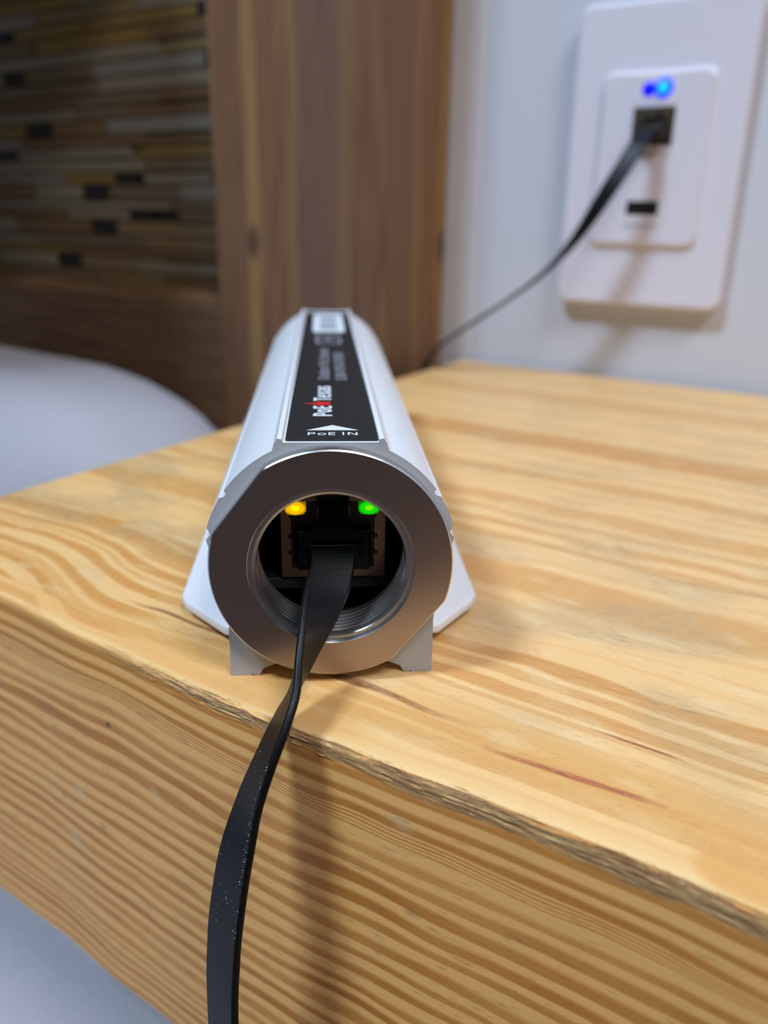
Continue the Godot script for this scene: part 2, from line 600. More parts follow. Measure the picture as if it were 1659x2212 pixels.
func paint_top(w: int, h: int, x0: float, x1: float, d1: float) -> ImageTexture:
	var sx := x1 - x0
	var lf := layer(w, h, sx, d1, 0.12, 2.4, 3, 3)
	var lg := layer(w, h, sx, d1, 0.6, 8.0, 4)
	var ld := layer(w, h, sx, d1, 0.2, 1.5, 5, 3)
	var lw := layer(w, h, sx, d1, 0.05, 0.16, 6)
	var lp := layer(w, h, sx, d1, 0.03, 0.05, 7)
	var ls := layer(w, h, sx, d1, 0.4, 5.0, 8, 1)
	return paint(w, h, func(i, j):
		var k: int = j * w + i
		var st := smoothstep(0.84, 0.97, ls[k] / 255.0) * 0.45 * smoothstep(0.35, 0.65, lw[k] / 255.0)
		var pale := smoothstep(0.80, 0.95, 1.0 - ls[k] / 255.0) * 0.35
		return Vector3(0.45, 0.33, 0.2) * st + Vector3(0.97, 0.87, 0.68) * pale + (1.0 - st - pale) * top_color(x0 + sx * (i + 0.5) / w, d1 * (j + 0.5) / h, lf[k] / 255.0 - 0.5, lg[k] / 255.0 - 0.5, ld[k] / 255.0, lw[k] / 255.0, lp[k] / 255.0))

func paint_front(w: int, h: int, x0: float, x1: float, y1: float) -> ImageTexture:
	var sx := x1 - x0
	var lf := layer(w, h, sx, y1, 0.07, 3.2, 13, 3)
	var lg := layer(w, h, sx, y1, 0.7, 8.0, 14)
	var ld := layer(w, h, sx, y1, 0.12, 0.5, 15, 3)
	var lp := layer(w, h, sx, y1, 0.03, 0.08, 16)
	var ls := layer(w, h, sx, y1, 0.3, 5.0, 18, 1)
	return paint(w, h, func(i, j):
		var k: int = j * w + i
		var st := smoothstep(0.86, 0.97, ls[k] / 255.0) * 0.4
		var pale := smoothstep(0.84, 0.96, 1.0 - ls[k] / 255.0) * 0.3
		return Vector3(0.38, 0.25, 0.12) * st + Vector3(0.92, 0.76, 0.5) * pale + (1.0 - st - pale) * front_color(x0 + sx * (i + 0.5) / w, y1 * (j + 0.5) / h, lf[k] / 255.0 - 0.5, lg[k] / 255.0 - 0.5, ld[k] / 255.0, lp[k] / 255.0))

func paint_edge(w: int, h: int, x0: float, x1: float, s0: float, s1: float) -> ImageTexture:
	var sx := x1 - x0
	var lf := layer(w, h, sx, s1 - s0, 0.11, 2.2, 23, 3)
	var lg := layer(w, h, sx, s1 - s0, 0.45, 6.0, 24, 3)
	var lh := layer(w, h, sx, s1 - s0, 0.05, 0.1, 25)
	return paint(w, h, func(i, j):
		var k: int = j * w + i
		return edge_color(x0 + sx * (i + 0.5) / w, s0 + (s1 - s0) * (j + 0.5) / h, lf[k] / 255.0 - 0.5, lg[k] / 255.0 - 0.5, lh[k] / 255.0 - 0.5))

func wood_mat(called: String, t: Texture2D, rough: float) -> StandardMaterial3D:
	var m := mat(called, Color.WHITE, rough)
	m.albedo_texture = t
	m.texture_repeat = false
	return m

# ---------------------------------------------------------------- the room
const WALL_Z := -267.0
func build_room() -> void:
	structure("wall_back", block(-1700, 1600, -650, 1650, WALL_Z - 90, WALL_Z), M.wall_paint, "white painted wall behind the wooden board")
	structure("wall_front", block(-1700, 1600, -650, 1650, 2200, 2290), M.room_paint, "brown wall behind the photographer")
	structure("wall_left", block(-1790, -1700, -650, 1650, WALL_Z - 90, 2290), M.room_paint, "brown wall beyond the bed")
	structure("wall_right", block(1600, 1690, -650, 1650, WALL_Z - 90, 2290), M.room_paint, "brown wall right of the board")
	structure("floor", block(-1790, 1690, -740, -650, WALL_Z - 90, 2290), M.floor_wood, "dark wooden floor")
	structure("ceiling", block(-1790, 1690, 1550, 1650, WALL_Z - 90, 2290), M.ceiling_paint, "plain ceiling")
	structure("trim_1", block(-128, -111.5, -650, 1550, WALL_Z, WALL_Z + 2.2, 0.8), M.trim_paint, "narrow white upright trim strip between headboard and wall")

# ---------------------------------------------------------------- headboard
func stile_color(x: float, y: float) -> Vector3:
	# laminated upright of several strips
	var b := 0.0
	for s in [[-149.0, 3.0, 0.4], [-176.0, 2.6, 0.55], [-187.0, 7.0, 0.15], [-199.0, 3.6, 0.95], [-222.0, 3.0, 0.3]]:
		b = maxf(b, bump(x + n_a.get_noise_2d(x * 0.01, y * 0.008) * 2.0, s[0], s[1]) * s[2])
	var f := n_b.get_noise_2d(x * 0.35, y * 0.015)
	var f2 := n_b.get_noise_2d(x * 1.2, y * 0.03 + 20.0)
	var c := Vector3(0.51, 0.365, 0.26).lerp(Vector3(0.42, 0.295, 0.215), clampf(0.5 + f * 1.2, 0, 1))
	c = c.lerp(Vector3(0.44, 0.34, 0.29), bump(x, -161.0, 12.0) * 0.6)
	c = c.lerp(Vector3(0.62, 0.475, 0.30), b * 0.75)
	c += Vector3.ONE * f2 * 0.02
	var kn := Vector2((x + 199.0) / 3.5, (y - 52.0) / 8.0).length()
	return c.lerp(Vector3(0.2, 0.13, 0.09), (1.0 - smooth(0.5, 1.2, kn)) * 0.6)

func rail_color(x: float, y: float) -> Vector3:
	var f := n_b.get_noise_2d(x * 0.012, y * 0.3 + 40.0)
	var f2 := n_b.get_noise_2d(x * 0.03, y * 1.1 + 70.0)
	var c := Vector3(0.47, 0.355, 0.25).lerp(Vector3(0.37, 0.27, 0.19), clampf(0.5 + f * 1.3, 0, 1))
	return c + Vector3.ONE * f2 * 0.02

func build_headboard() -> void:
	var t := thing("headboard", "dark brown wooden headboard with an upright stile and a rustic inset panel", "headboard", Vector3(0, -0.65, 0))
	t.position = Vector3.ZERO
	var zf := -214.0
	var st := wood_mat("stile_wood", paint(300, 240, func(u, v): return stile_color(-225.0 + u * 100.0 / 300.0, 420.0 - v * 560.0 / 240.0)), 0.5)
	var rl := wood_mat("rail_wood", paint(360, 140, func(u, v): return rail_color(-650.0 + u * 430.0 / 360.0, 26.0 - v * 170.0 / 140.0)), 0.5)
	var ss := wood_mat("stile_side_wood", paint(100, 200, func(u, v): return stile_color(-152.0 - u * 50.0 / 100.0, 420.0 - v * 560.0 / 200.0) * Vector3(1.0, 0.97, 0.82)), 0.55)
	var suv := func(p: Vector3, _n: Vector3): return Vector2((p.x + 225.0) / 100.0, (420.0 - p.y) / 560.0)
	var euv := func(p: Vector3, _n: Vector3): return Vector2((zf - p.z) / 50.0, (420.0 - p.y) / 560.0)
	var ruv := func(p: Vector3, _n: Vector3): return Vector2((p.x + 650.0) / 430.0, (26.0 - p.y) / 170.0)
	var stile := part("stile", block(-221.5, -128.0, -640, 420, zf - 50, zf, 1.6), st, t, 35, suv)
	# the darker strip that faces the board's end is the same upright's side
	var o := MeshInstance3D.new()
	o.name = "edge_band"
	o.mesh = mesh_of([[block(-128.0, -127.2, -640, 420, zf - 50, zf - 0.8, 0.3), ss, euv]], 35)
	stile.add_child(o)
	part("stile", block(-1250, -1156, -640, 420, zf - 50, zf, 1.6), st, t, 35, suv)
	part("rail", block(-1156, -221.5, -140, 20.0, zf - 48, zf - 0.4, 2.0), rl, t, 35, ruv)
	part("rail", block(-1156, -221.5, 330, 420, zf - 48, zf - 0.4, 2.0), rl, t, 35, ruv)
	part("unseen_shade_shelf", block(-1260, -262, 202, 232, zf - 30, zf + 236, 2.0), rl, t, 35, ruv)  # out of view, placed to keep light off the headboard's left panel
	# bevelled bead round the panel
	var bead := PackedVector2Array([Vector2(zf - 0.6, 20), Vector2(zf - 1.0, 21.0), Vector2(zf - 12, 26.0), Vector2(zf - 20, 26.0), Vector2(zf - 20, 20)])
	var bt := slab(bead, -1156, -221.5, 0.0)
	part("bead", moved(bt, Transform3D(Basis(Vector3(0, 0, 1), Vector3(0, 1, 0), Vector3(1, 0, 0)), Vector3.ZERO)), rl, t, 30, ruv)
	var back := part("panel", block(-1156, -221.5, 18, 332, zf - 40, zf - 24), mat("panel_back", Color(0.1, 0.07, 0.05), 0.7), t)
	# the panel is laid from thin strips of wood in many tones
	var tones := [Color(0.50, 0.45, 0.36), Color(0.48, 0.39, 0.25), Color(0.50, 0.39, 0.18), Color(0.42, 0.34, 0.24), Color(0.49, 0.45, 0.39), Color(0.42, 0.31, 0.18), Color(0.50, 0.45, 0.35)]
	var mats := []
	for k in tones.size(): mats.append(mat("strip_tone_%d" % k, tones[k], 0.6))
	var dark := mat("strip_dark", Color(0.09, 0.065, 0.05), 0.6)
	var r := RandomNumberGenerator.new()
	r.seed = 5
	var y := 25.0
	while y < 196.0:
		var hh := r.randf_range(4.6, 8.2)
		var x := -222.0
		while x > -520.0:
			var short := r.randf() < 0.2
			var len := r.randf_range(15, 24) if short else r.randf_range(38, 105)
			var up := r.randf_range(0.0, 1.8)
			var p := PackedVector2Array()
			var a := x - 0.3
			var b := x - len + 0.3
			for q in [[b, y + hh * 0.5], [b + 3.0, y + 0.35], [a - 3.0, y + 0.35], [a, y + hh * 0.5], [a - 3.0, y + hh - 0.35], [b + 3.0, y + hh - 0.35]] if short else [[b, y + 0.35], [a, y + 0.35], [a, y + hh - 0.35], [b, y + hh - 0.35]]:
				p.append(Vector2(q[0], q[1]))
			part("strip", slab(p, zf - 24.0, zf - 19.0 + up, 0.6), dark if short else mats[r.randi() % mats.size()], back)
			x -= len
		y += hh

# ---------------------------------------------------------------- bed
func build_bed() -> void:
	var t := thing("bed", "bed frame and mattress left of and beneath the wooden board", "bed", Vector3.ZERO)
	part("frame", block(-1240, -62, -630, -420, -210, 1700, 6.0), M.bed_wood, t)
	part("mattress", block(-1235, -66, -420, -163, -208, 1690, 14.0), M.bed_cloth, t)
	# the sheet lies over the mattress in shallow folds
	var rows := []
	var nx := 90
	var nz := 110
	var top := []
	for j in nz + 1:
		var row := PackedVector3Array()
		var z := lerpf(-206.0, 560.0, float(j) / nz)
		for i in nx + 1:
			var x := lerpf(-700.0, -62.0, float(i) / nx)
			var yy := -150.0
			var fold := n_a.get_noise_2d(x * 0.006 + z * 0.004, z * 0.002 - x * 0.003) * 5.0
			fold += 3.6 * sin((x * 0.62 + z * 0.78) * 0.055 + n_a.get_noise_2d(x * 0.005, z * 0.005) * 5.0)
			var v := Vector3(x, yy + fold, z)
			row.append(v)
		top.append(row)
	var tr := PackedVector3Array()
	for j in nz:
		for i in nx:
			quad(tr, top[j][i], top[j + 1][i], top[j + 1][i + 1], top[j][i + 1])
			quad(tr, top[j][i] - Vector3(0, 3, 0), top[j][i + 1] - Vector3(0, 3, 0), top[j + 1][i + 1] - Vector3(0, 3, 0), top[j + 1][i] - Vector3(0, 3, 0))
	var s := part("bed_sheet", tr, M.bed_cloth, self, 60)
	s.set_meta("label", "pale grey bed sheet in soft folds under the front left of the board")
	s.set_meta("category", "sheet")
	# pillow: a stuffed cushion leaning on the headboard
	var rings := []
	var n := 40
	for a in range(1, 24):
		var th := PI * a / 24.0
		var ring := PackedVector3Array()
		for b in n:
			var ph := TAU * b / n
			var d := Vector3(cos(th), sin(th) * sin(ph), sin(th) * cos(ph))
			var e := 2.0 / 2.6
			var v := Vector3(signf(d.x) * pow(absf(d.x), e) * 170.0, signf(d.y) * pow(absf(d.y), e) * 70.0, signf(d.z) * pow(absf(d.z), e) * 66.0)
			var nn := n_a.get_noise_3d(v.x * 0.01, v.y * 0.014, v.z * 0.012)
			v *= 1.0 + 0.05 * nn
			ring.append(v)
		rings.append(ring)
	var pl := thing("pillow", "white pillow propped against the headboard, left of the board", "pillow", Vector3(-0.318, -0.068, -0.136))
	part("cushion", loft(rings), M.bed_cloth, pl, 80)

# ---------------------------------------------------------------- the pine board
var edge_z := [[-113.0, 9.0], [-65.0, 9.8], [-40.0, 11.3], [-12.0, 12.3], [1.0, 12.2], [16.0, 11.6], [35.0, 10.6], [51.0, 10.3], [61.0, 10.7], [100.0, 11.4], [262.0, 11.4]]
func front_z(x: float) -> float:
	for i in edge_z.size() - 1:
		if x <= edge_z[i + 1][0]:
			var k: float = clampf((x - edge_z[i][0]) / (edge_z[i + 1][0] - edge_z[i][0]), 0, 1)
			return lerpf(edge_z[i][1], edge_z[i + 1][1], k * k * (3 - 2 * k))
	return 11.4

func build_board() -> void:
	prepare_grain()
	const X0 := -113.0
	const X1 := 260.0
	const ZB := -262.0
	const YB := -78.5
	var xa := -76.0
	var xb := 86.0
	var dn := 78.0            # depth of the finely painted part of the top
	var z_of := func(d: float) -> float: return 11.5 - d
	var m_near := wood_mat("board_top_near", paint_top(2000, 960, xa, xb, dn), 0.42)
	var m_far := wood_mat("board_top_far", paint_top(1100, 700, X0, X1, 274.0), 0.42)
	var m_front := wood_mat("board_front", paint_front(2048, 940, -100.0, 75.0, 80.0), 0.5)
	var m_edge := wood_mat("board_edge", paint_edge(2048, 210, -60.0, 76.0, -6.0, 8.0), 0.75)
	var uv_near := func(p: Vector3, _n: Vector3): return Vector2((p.x - xa) / (xb - xa), (11.5 - p.z) / dn)
	var uv_far := func(p: Vector3, _n: Vector3): return Vector2((p.x - X0) / (X1 - X0), (11.5 - p.z) / 274.0)
	var uv_front := func(p: Vector3, _n: Vector3): return Vector2((p.x + 100.0) / 175.0, -p.y / 80.0)
	# top: fine part, then the rest
	var near := PackedVector3Array()
	var far := PackedVector3Array()
	var front := PackedVector3Array()
	var edge := PackedVector3Array()
	var edge_uv := {}
	var step := 0.45
	var nst := int(ceil((X1 - X0) / step))
	var rows := []                       # s along the worn edge: -5 .. +7
	for k in 9: rows.append(-5.0 + k * 0.5)
	for k in 17: rows.append(-0.6 + k * 0.25)
	for k in 6: rows.append(3.8 + k * 0.64)
	var prev: PackedVector3Array
	var px := X0
	for i in nst + 1:
		var x := minf(X0 + i * step, X1)
		var zf := front_z(x)
		var col := PackedVector3Array()
		var rad := 0.65 + 0.65 * smooth(-42.0, -14.0, x) + 0.25 * n_a.get_noise_2d(x * 0.03, 50.0)
		for k in rows.size():
			var s: float = rows[k]
			var q := Vector2()
			# rounded arris of radius rad between the two faces, arc centred on s = 0
			var half := rad * PI / 4
			if s < -half: q = Vector2(zf - rad + (s + half), 0)
			elif s > half: q = Vector2(zf, -rad - (s - half))
			else:
				var a := (s + half) / rad
				q = Vector2(zf - rad + rad * sin(a), -rad + rad * cos(a))
			var amt := smooth(-1.6, -0.2, s) * (1.0 - smooth(1.8, 3.6, s)) * (0.2 + 0.8 * smooth(-42.0, -14.0, x))
			if k > 0 and k < rows.size() - 1 and amt > 0:
				var dd := n_b.get_noise_2d(x * 0.13, s * 2.2 + 5.0) * 0.24 + n_b.get_noise_2d(x * 0.5, s * 4.0) * 0.08 - 0.04
				var out := Vector2(0.7, 0.7) if s < 0.8 else Vector2(1.0, 0.15)
				q += out * dd * amt
			col.append(Vector3(x, q.y, q.x))
		if i > 0:
			for k in rows.size() - 1:
				quad(edge, prev[k], prev[k + 1], col[k + 1], col[k])
			var z_in := col[0].z
			var z_pin := prev[0].z
			var tgt := near if px >= xa and x <= xb else far
			var zend: float = z_of.call(dn)
			quad(tgt, Vector3(px, 0, z_pin), Vector3(x, 0, z_in), Vector3(x, 0, zend), Vector3(px, 0, zend))
			var lo := rows.size() - 1
			quad(front, prev[lo], Vector3(px, YB + 1.5, prev[lo].z), Vector3(x, YB + 1.5, col[lo].z), col[lo])
			quad(front, Vector3(px, YB + 1.5, prev[lo].z), Vector3(px, YB, prev[lo].z - 1.5), Vector3(x, YB, col[lo].z - 1.5), Vector3(x, YB + 1.5, col[lo].z))
			quad(far, Vector3(px, YB, prev[lo].z - 1.5), Vector3(px, YB, ZB), Vector3(x, YB, ZB), Vector3(x, YB, col[lo].z - 1.5))
		prev = col
		px = x
	quad(far, Vector3(X0, 0, z_of.call(dn)), Vector3(X1, 0, z_of.call(dn)), Vector3(X1, 0, ZB + 2), Vector3(X0, 0, ZB + 2))
	quad(far, Vector3(X0, 0, ZB + 2), Vector3(X1, 0, ZB + 2), Vector3(X1, -2, ZB), Vector3(X0, -2, ZB))
	quad(far, Vector3(X0, -2, ZB), Vector3(X1, -2, ZB), Vector3(X1, YB, ZB), Vector3(X0, YB, ZB))
	# the two sawn ends
	for e in 2:
		var x: float = [X0, X1][e]
		var zf := front_z(x)
		var p := [Vector3(x, 0, ZB + 2), Vector3(x, 0, zf - 5.2), Vector3(x, -0.3, zf - 1.0), Vector3(x, -1.2, zf), Vector3(x, YB + 1.5, zf), Vector3(x, YB, zf - 1.5), Vector3(x, YB, ZB), Vector3(x, -2, ZB)]
		for k in range(1, p.size() - 1):
			if e == 0: tri(far, p[0], p[k + 1], p[k])
			else: tri(far, p[0], p[k], p[k + 1])
	var uv_edge := func(p: Vector3, _n: Vector3) -> Vector2:
		var zf := front_z(p.x)
		var s: float
		if p.y > -1.3 and p.z < zf - 0.3: s = minf(p.z - zf + 0.28, 0.0) + maxf(0.0, -p.y) * 0.8
		else: s = maxf(0.0, -p.y - 0.28)
		return Vector2((p.x + 60.0) / 136.0, (s + 6.0) / 14.0)
	var t := thing("pine_board", "thick knotty pine board with a frayed front edge, carrying the white device", "board", Vector3.ZERO)
	var o := MeshInstance3D.new()
	o.name = "plank"
	o.mesh = mesh_of([[near, m_near, uv_near], [far, m_far, uv_far], [front, m_front, uv_front], [edge, m_edge, uv_edge]], 50)
	t.add_child(o)
	# torn fibres along the arris
	var fib := PackedVector3Array()
	var r := RandomNumberGenerator.new()
	r.seed = 77
	for i in 260:
		var x := r.randf_range(-30, 66)
		var zf := front_z(x)
		var s := r.randf_range(-0.6, 1.9)
		var base := Vector3(x, -maxf(0.05, s), zf - maxf(0.1, 0.5 - s) * 0.8)
		var len := r.randf_range(0.5, 2.0)
		var dir := Vector3(r.randf_range(-1, 1), r.randf_range(-0.22, 0.2), r.randf_range(0.02, 0.25)).normalized()
		var wv := Vector3(0, 1, 0.4) * r.randf_range(0.02, 0.045)
		var bv := Vector3(0, -0.4, 1) * 0.04
		var tip := base + dir * len
		var q := [base - wv, base + bv, base + wv]
		for k in 3: tri(fib, q[k], q[(k + 1) % 3], tip)
	var fo := part("edge_fibre", fib, mat("fibre", Color(0.8, 0.66, 0.44), 0.8), t, 30, null, "torn pale wood fibres along the front edge")
	fo.set_meta("kind", "stuff")

# ---------------------------------------------------------------- wall plate
func build_wall_plate() -> void:
	var t := thing("wall_plate", "white network wall plate with a glowing blue light and a black cable plugged in", "wall plate", Vector3(-0.0363, 0.0848, WALL_Z * MM))
	var c := Vector2(-36.3, 84.8)
	var loc := func(p: PackedVector2Array) -> PackedVector2Array:
		var o := PackedVector2Array()
		for v in p: o.append(v - c)
		return o
	# cover with a rectangular opening for the insert
	var outer: PackedVector2Array = loc.call(rrect(33.2, 55.0, 4.5, Vector2(-36.3, 85.2)))
	part("cover", slab(outer, 0.0, 7.6, 1.6, 0.0), M.plate_plastic, t, 50)
	# insert, in an upper half round the jack and a lower half round the slot
	var ins := part("insert", holed(loc.call(rrect(21.8, 32.2, 4.0, Vector2(-36.0, 84.8))), loc.call(PackedVector2Array([Vector2(-43.6, 90.4), Vector2(-28.2, 90.4), Vector2(-28.2, 103.6), Vector2(-43.6, 103.6)])), Vector2(0.4, 12.2), 5.0, 9.6, 2.4), M.plate_plastic, t, 25)
	part("slot", slab(loc.call(rrect(6.2, 2.6, 0.4, Vector2(-36.4, 68.0))), 8.0, 9.7, 0.05), M.port_black, ins)
	# jack
	var j := part("jack", holed(loc.call(PackedVector2Array([Vector2(-43.8, 90.2), Vector2(-28.0, 90.2), Vector2(-28.0, 103.8), Vector2(-43.8, 103.8)])), loc.call(PackedVector2Array([Vector2(-42.0, 91.6), Vector2(-29.6, 91.6), Vector2(-29.6, 99.4), Vector2(-42.0, 99.4)])), Vector2(0.5, 10.7), 6.0, 9.8, 0.2), M.port_metal, t, 40)
	part("latch_notch", moved(block(-3.2, 3.2, 14.4, 16.2, 7.0, 9.85), Transform3D(Basis(), Vector3(0.5, 0, 0))), M.port_black, j)
	# raised marks under jack and slot
	part("marking", block(-6.2, 5.0, 2.4, 3.4, 9.5, 9.66), M.plate_grey, t)
	part("marking", block(-6.6, 6.0, -24.2, -23.5, 9.5, 9.66), M.plate_grey, t)
	part("marking", block(-6.6, 6.0, -22.8, -22.3, 9.5, 9.66), M.plate_grey, t)
	# glowing blue spots
	var gt := GradientTexture2D.new()
	var g := Gradient.new()
	g.set_color(0, Color(0.1, 0.95, 1.0))
	g.set_color(1, Color(0.0, 0.02, 1.0))
	g.add_point(0.55, Color(0.0, 0.45, 1.0))
	gt.gradient = g
	gt.fill = GradientTexture2D.FILL_RADIAL
	gt.fill_from = Vector2(0.5, 0.5)
	gt.fill_to = Vector2(1.0, 0.5)
	gt.width = 64
	gt.height = 64
	var lm := mat("status_led", Color(0.1, 0.2, 0.5), 0.3)
	lm.emission_enabled = true
	lm.emission_texture = gt
	lm.emission = Color.BLACK
	lm.emission_energy_multiplier = 2.0
	lm.texture_repeat = false
	var dome := func(r: float, c2: Vector2, z: float, hgt: float) -> PackedVector3Array:
		var prof := []
		for k in 9:
			var a := PI / 2 * k / 8.0
			prof.append(Vector2(maxf(r * cos(a), 0.01), z + hgt * sin(a)))
		return outward(lathe(prof, c2, 24))
	var lc := Vector2(2.9, 25.2)
	part("led_spot", dome.call(3.5, lc, 9.4, 1.8), lm, t, 60, func(p: Vector3, _n: Vector3): return Vector2((p.x - lc.x) / 7.2 + 0.5, (p.y - lc.y) / 7.2 + 0.5), "bright cyan blue light")
	part("led_spot", dome.call(2.7, Vector2(-2.6, 25.0), 9.4, 1.0), glow("side_blue_spot", Color(0.01, 0.01, 1.0), 1.2), t, 60, null, "dim deep blue spot left of the bright one")  # dim blue blob left of the LED, built as a low glowing dome
	var al := AreaLight3D.new()
	al.name = "led_light"
	al.area_size = Vector2(0.005, 0.003)
	al.light_color = Color(0.15, 0.2, 1.0)
	al.light_energy = 0.0004
	al.area_range = 4.0
	al.area_attenuation = 2.0
	al.shadow_enabled = true
	al.position = Vector3(0.0015, 0.0252, 0.0120)
	al.rotation.y = PI
	t.add_child(al)

# ---------------------------------------------------------------- the white network extender
const CY := 18.4
func build_extender() -> void:
	var t := thing("network_extender", "white tube-shaped network extender with a steel collar and a black printed label", "network device", Vector3.ZERO)
	t.rotation.y = deg_to_rad(90.0 - 53.486)
	var L := 156.0
	# body: extruded profile
	var half := [Vector2(0, 35.75), Vector2(6.45, 35.75), Vector2(6.6, 36.2), Vector2(7.2, 36.3), Vector2(7.6, 35.6)]
	for a in range(64, 33, -4): half.append(Vector2(0, CY) + Vector2.from_angle(deg_to_rad(a)) * 18.05)
	half.append(Vector2(14.35, 28.75)); half.append(Vector2(14.5, 28.2)); half.append(Vector2(15.35, 27.9))
	for a in range(29, 15, -4): half.append(Vector2(0, CY) + Vector2.from_angle(deg_to_rad(a)) * 18.0)
	half.append(Vector2(16.95, 23.1)); half.append(Vector2(16.75, 22.6)); half.append(Vector2(17.4, 21.8))
	for a in range(8, -28, -4): half.append(Vector2(0, CY) + Vector2.from_angle(deg_to_rad(a)) * (17.3 if a > 0 else 16.7))
	half.append(Vector2(14.9, 9.0)); half.append(Vector2(15.0, 0.25)); half.append(Vector2(14.8, 0.0)); half.append(Vector2(12.0, 0.0)); half.append(Vector2(11.8, 0.35)); half.append(Vector2(11.5, 0.1)); half.append(Vector2(10.8, 0.1)); half.append(Vector2(10.4, 1.1)); half.append(Vector2(7.4, 2.3)); half.append(Vector2(6.0, 2.6)); half.append(Vector2(5.6, 1.7)); half.append(Vector2(4.8, 1.6)); half.append(Vector2(4.4, 2.0)); half.append(Vector2(0, 1.4))
	var prof := PackedVector2Array()
	for v in half: prof.append(v)
	for i in range(half.size() - 2, 0, -1): prof.append(Vector2(-half[i].x, half[i].y))
	var n := prof.size()
	var side := PackedVector3Array()
	var face := PackedVector3Array()
	for i in n:
		var j := (i + 1) % n
		var a := Vector3(prof[i].x, prof[i].y, 0)
		var b := Vector3(prof[j].x, prof[j].y, 0)
		var z0 := Vector3(0, 0, -2.62)
		var z1 := Vector3(0, 0, -L)
		quad(side, a + z0, a + z1, b + z1, b + z0)
		# machined end face with a rough cut rim, and the bore
		var c := Vector2(0, CY)
		var ia := c + (prof[i] - c).normalized() * 13.0
		var ib := c + (prof[j] - c).normalized() * 13.0
		var ra := 0.25 * n_b.get_noise_2d(i * 1.7, 3.0)
		var rb := 0.25 * n_b.get_noise_2d(j * 1.7, 3.0)
		quad(face, Vector3(ia.x, ia.y, -2.45), a + Vector3(0, 0, -2.5), b + Vector3(0, 0, -2.5), Vector3(ib.x, ib.y, -2.45))
		quad(face, a + Vector3(0, 0, -2.5), a + z0, b + z0, b + Vector3(0, 0, -2.5))
		quad(face, Vector3(ia.x, ia.y, -L), Vector3(ib.x, ib.y, -L), b + z1, a + z1)
		if ra + rb > 90: pass
	for k in face.size() / 3:      # orient end faces: front looks to +z, back to -z
		var m := (face[k * 3] + face[k * 3 + 1] + face[k * 3 + 2]) / 3.0
		var nn := (face[k * 3 + 1] - face[k * 3]).cross(face[k * 3 + 2] - face[k * 3])
		if (m.z > -2.49 and nn.z < 0) or (m.z < -100 and nn.z > 0):
			var x := face[k * 3 + 1]
			face[k * 3 + 1] = face[k * 3 + 2]
			face[k * 3 + 2] = x
	for k in side.size() / 3:
		var m := (side[k * 3] + side[k * 3 + 1] + side[k * 3 + 2]) / 3.0
		var nn := (side[k * 3 + 1] - side[k * 3]).cross(side[k * 3 + 2] - side[k * 3])
		if nn.dot(m - Vector3(0, CY, m.z)) < 0:
			var x := side[k * 3 + 1]
			side[k * 3 + 1] = side[k * 3 + 2]
			side[k * 3 + 2] = x
	var body := MeshInstance3D.new()
	body.name = "body"
	body.mesh = mesh_of([[side, M.white_coat, null], [face, M.cast_end, null]], 24)
	t.add_child(body)
	part("added_shade_lining", lathe([Vector2(12.9, -2.6), Vector2(12.9, -40), Vector2(0.1, -40)], Vector2(0, CY), 64), M.bore_shade, body)  # black lining added, its colour stands for shade inside the bore
	part("end_cap", outward(lathe([Vector2(0.1, -L - 1.5), Vector2(16.5, -L - 1.5), Vector2(17.0, -L - 1.0), Vector2(17.0, -L), Vector2(0.1, -L)], Vector2(0, CY), 64)), M.ring_face, t)
	# bracket plate under the body
	var fl := PackedVector2Array([Vector2(-14.6, 11.6), Vector2(-16.9, 12.0), Vector2(-24.2, 21.0), Vector2(-25.3, 23.2), Vector2(-25.3, 150), Vector2(25.1, 150), Vector2(25.1, 22.2), Vector2(24.0, 20.0), Vector2(17.2, 11.4), Vector2(14.9, 11.0)])
	var flange := slab(fl, 1.5, 3.3, 0.5)
	part("bracket", moved(flange, Transform3D(Basis(Vector3(1, 0, 0), Vector3(0, 0, -1), Vector3(0, 1, 0)), Vector3.ZERO)), M.white_plastic, t, 40)
	# steel collar: outer ring with two wrench flats, threaded inside
	var rf := func(a: float, r: float) -> float:
		if r < 14.0: return r
		var k := r
		for a0 in [deg_to_rad(142.5), deg_to_rad(-39.0)]:
			var cc := cos(a - a0)
			if cc > 0.3: k = minf(k, (15.95 - (17.0 - r)) / cc)
		return k
	var outer := lathe([Vector2(17.05, -4.0), Vector2(17.05, -0.18), Vector2(16.85, 0.0)], Vector2(0, CY), 180, rf)
	var fc := lathe([Vector2(16.85, 0.0), Vector2(14.2, 0.0), Vector2(11.75, 0.0)], Vector2(0, CY), 180, rf)
	var inn := [Vector2(11.75, 0.0), Vector2(11.66, -0.08), Vector2(11.62, -0.6), Vector2(11.0, -0.63), Vector2(10.95, -0.95)]
	for k in 6:
		inn.append(Vector2(10.55, -1.1 - k * 1.0)); inn.append(Vector2(10.5, -1.25 - k * 1.0)); inn.append(Vector2(11.05, -1.6 - k * 1.0)); inn.append(Vector2(11.05, -1.75 - k * 1.0))
	inn.append(Vector2(10.6, -7.4)); inn.append(Vector2(13.0, -7.5))
	var inner := lathe(inn, Vector2(0, CY), 128)
	for k in fc.size() / 3:
		var nn := (fc[k * 3 + 1] - fc[k * 3]).cross(fc[k * 3 + 2] - fc[k * 3])
		if nn.z < 0:
			var x := fc[k * 3 + 1]; fc[k * 3 + 1] = fc[k * 3 + 2]; fc[k * 3 + 2] = x
	var col := MeshInstance3D.new()
	col.name = "collar"
	col.set_meta("label", "machined steel collar with two flats and a threaded bore")
	col.mesh = mesh_of([[outer, M.ring_bright, null], [fc, M.ring_face, null]], 35)
	t.add_child(col)
	part("thread", inner, M.ring_bright, col, 30)
	# jack inside
	var jc := Vector2(0.35, 18.6)
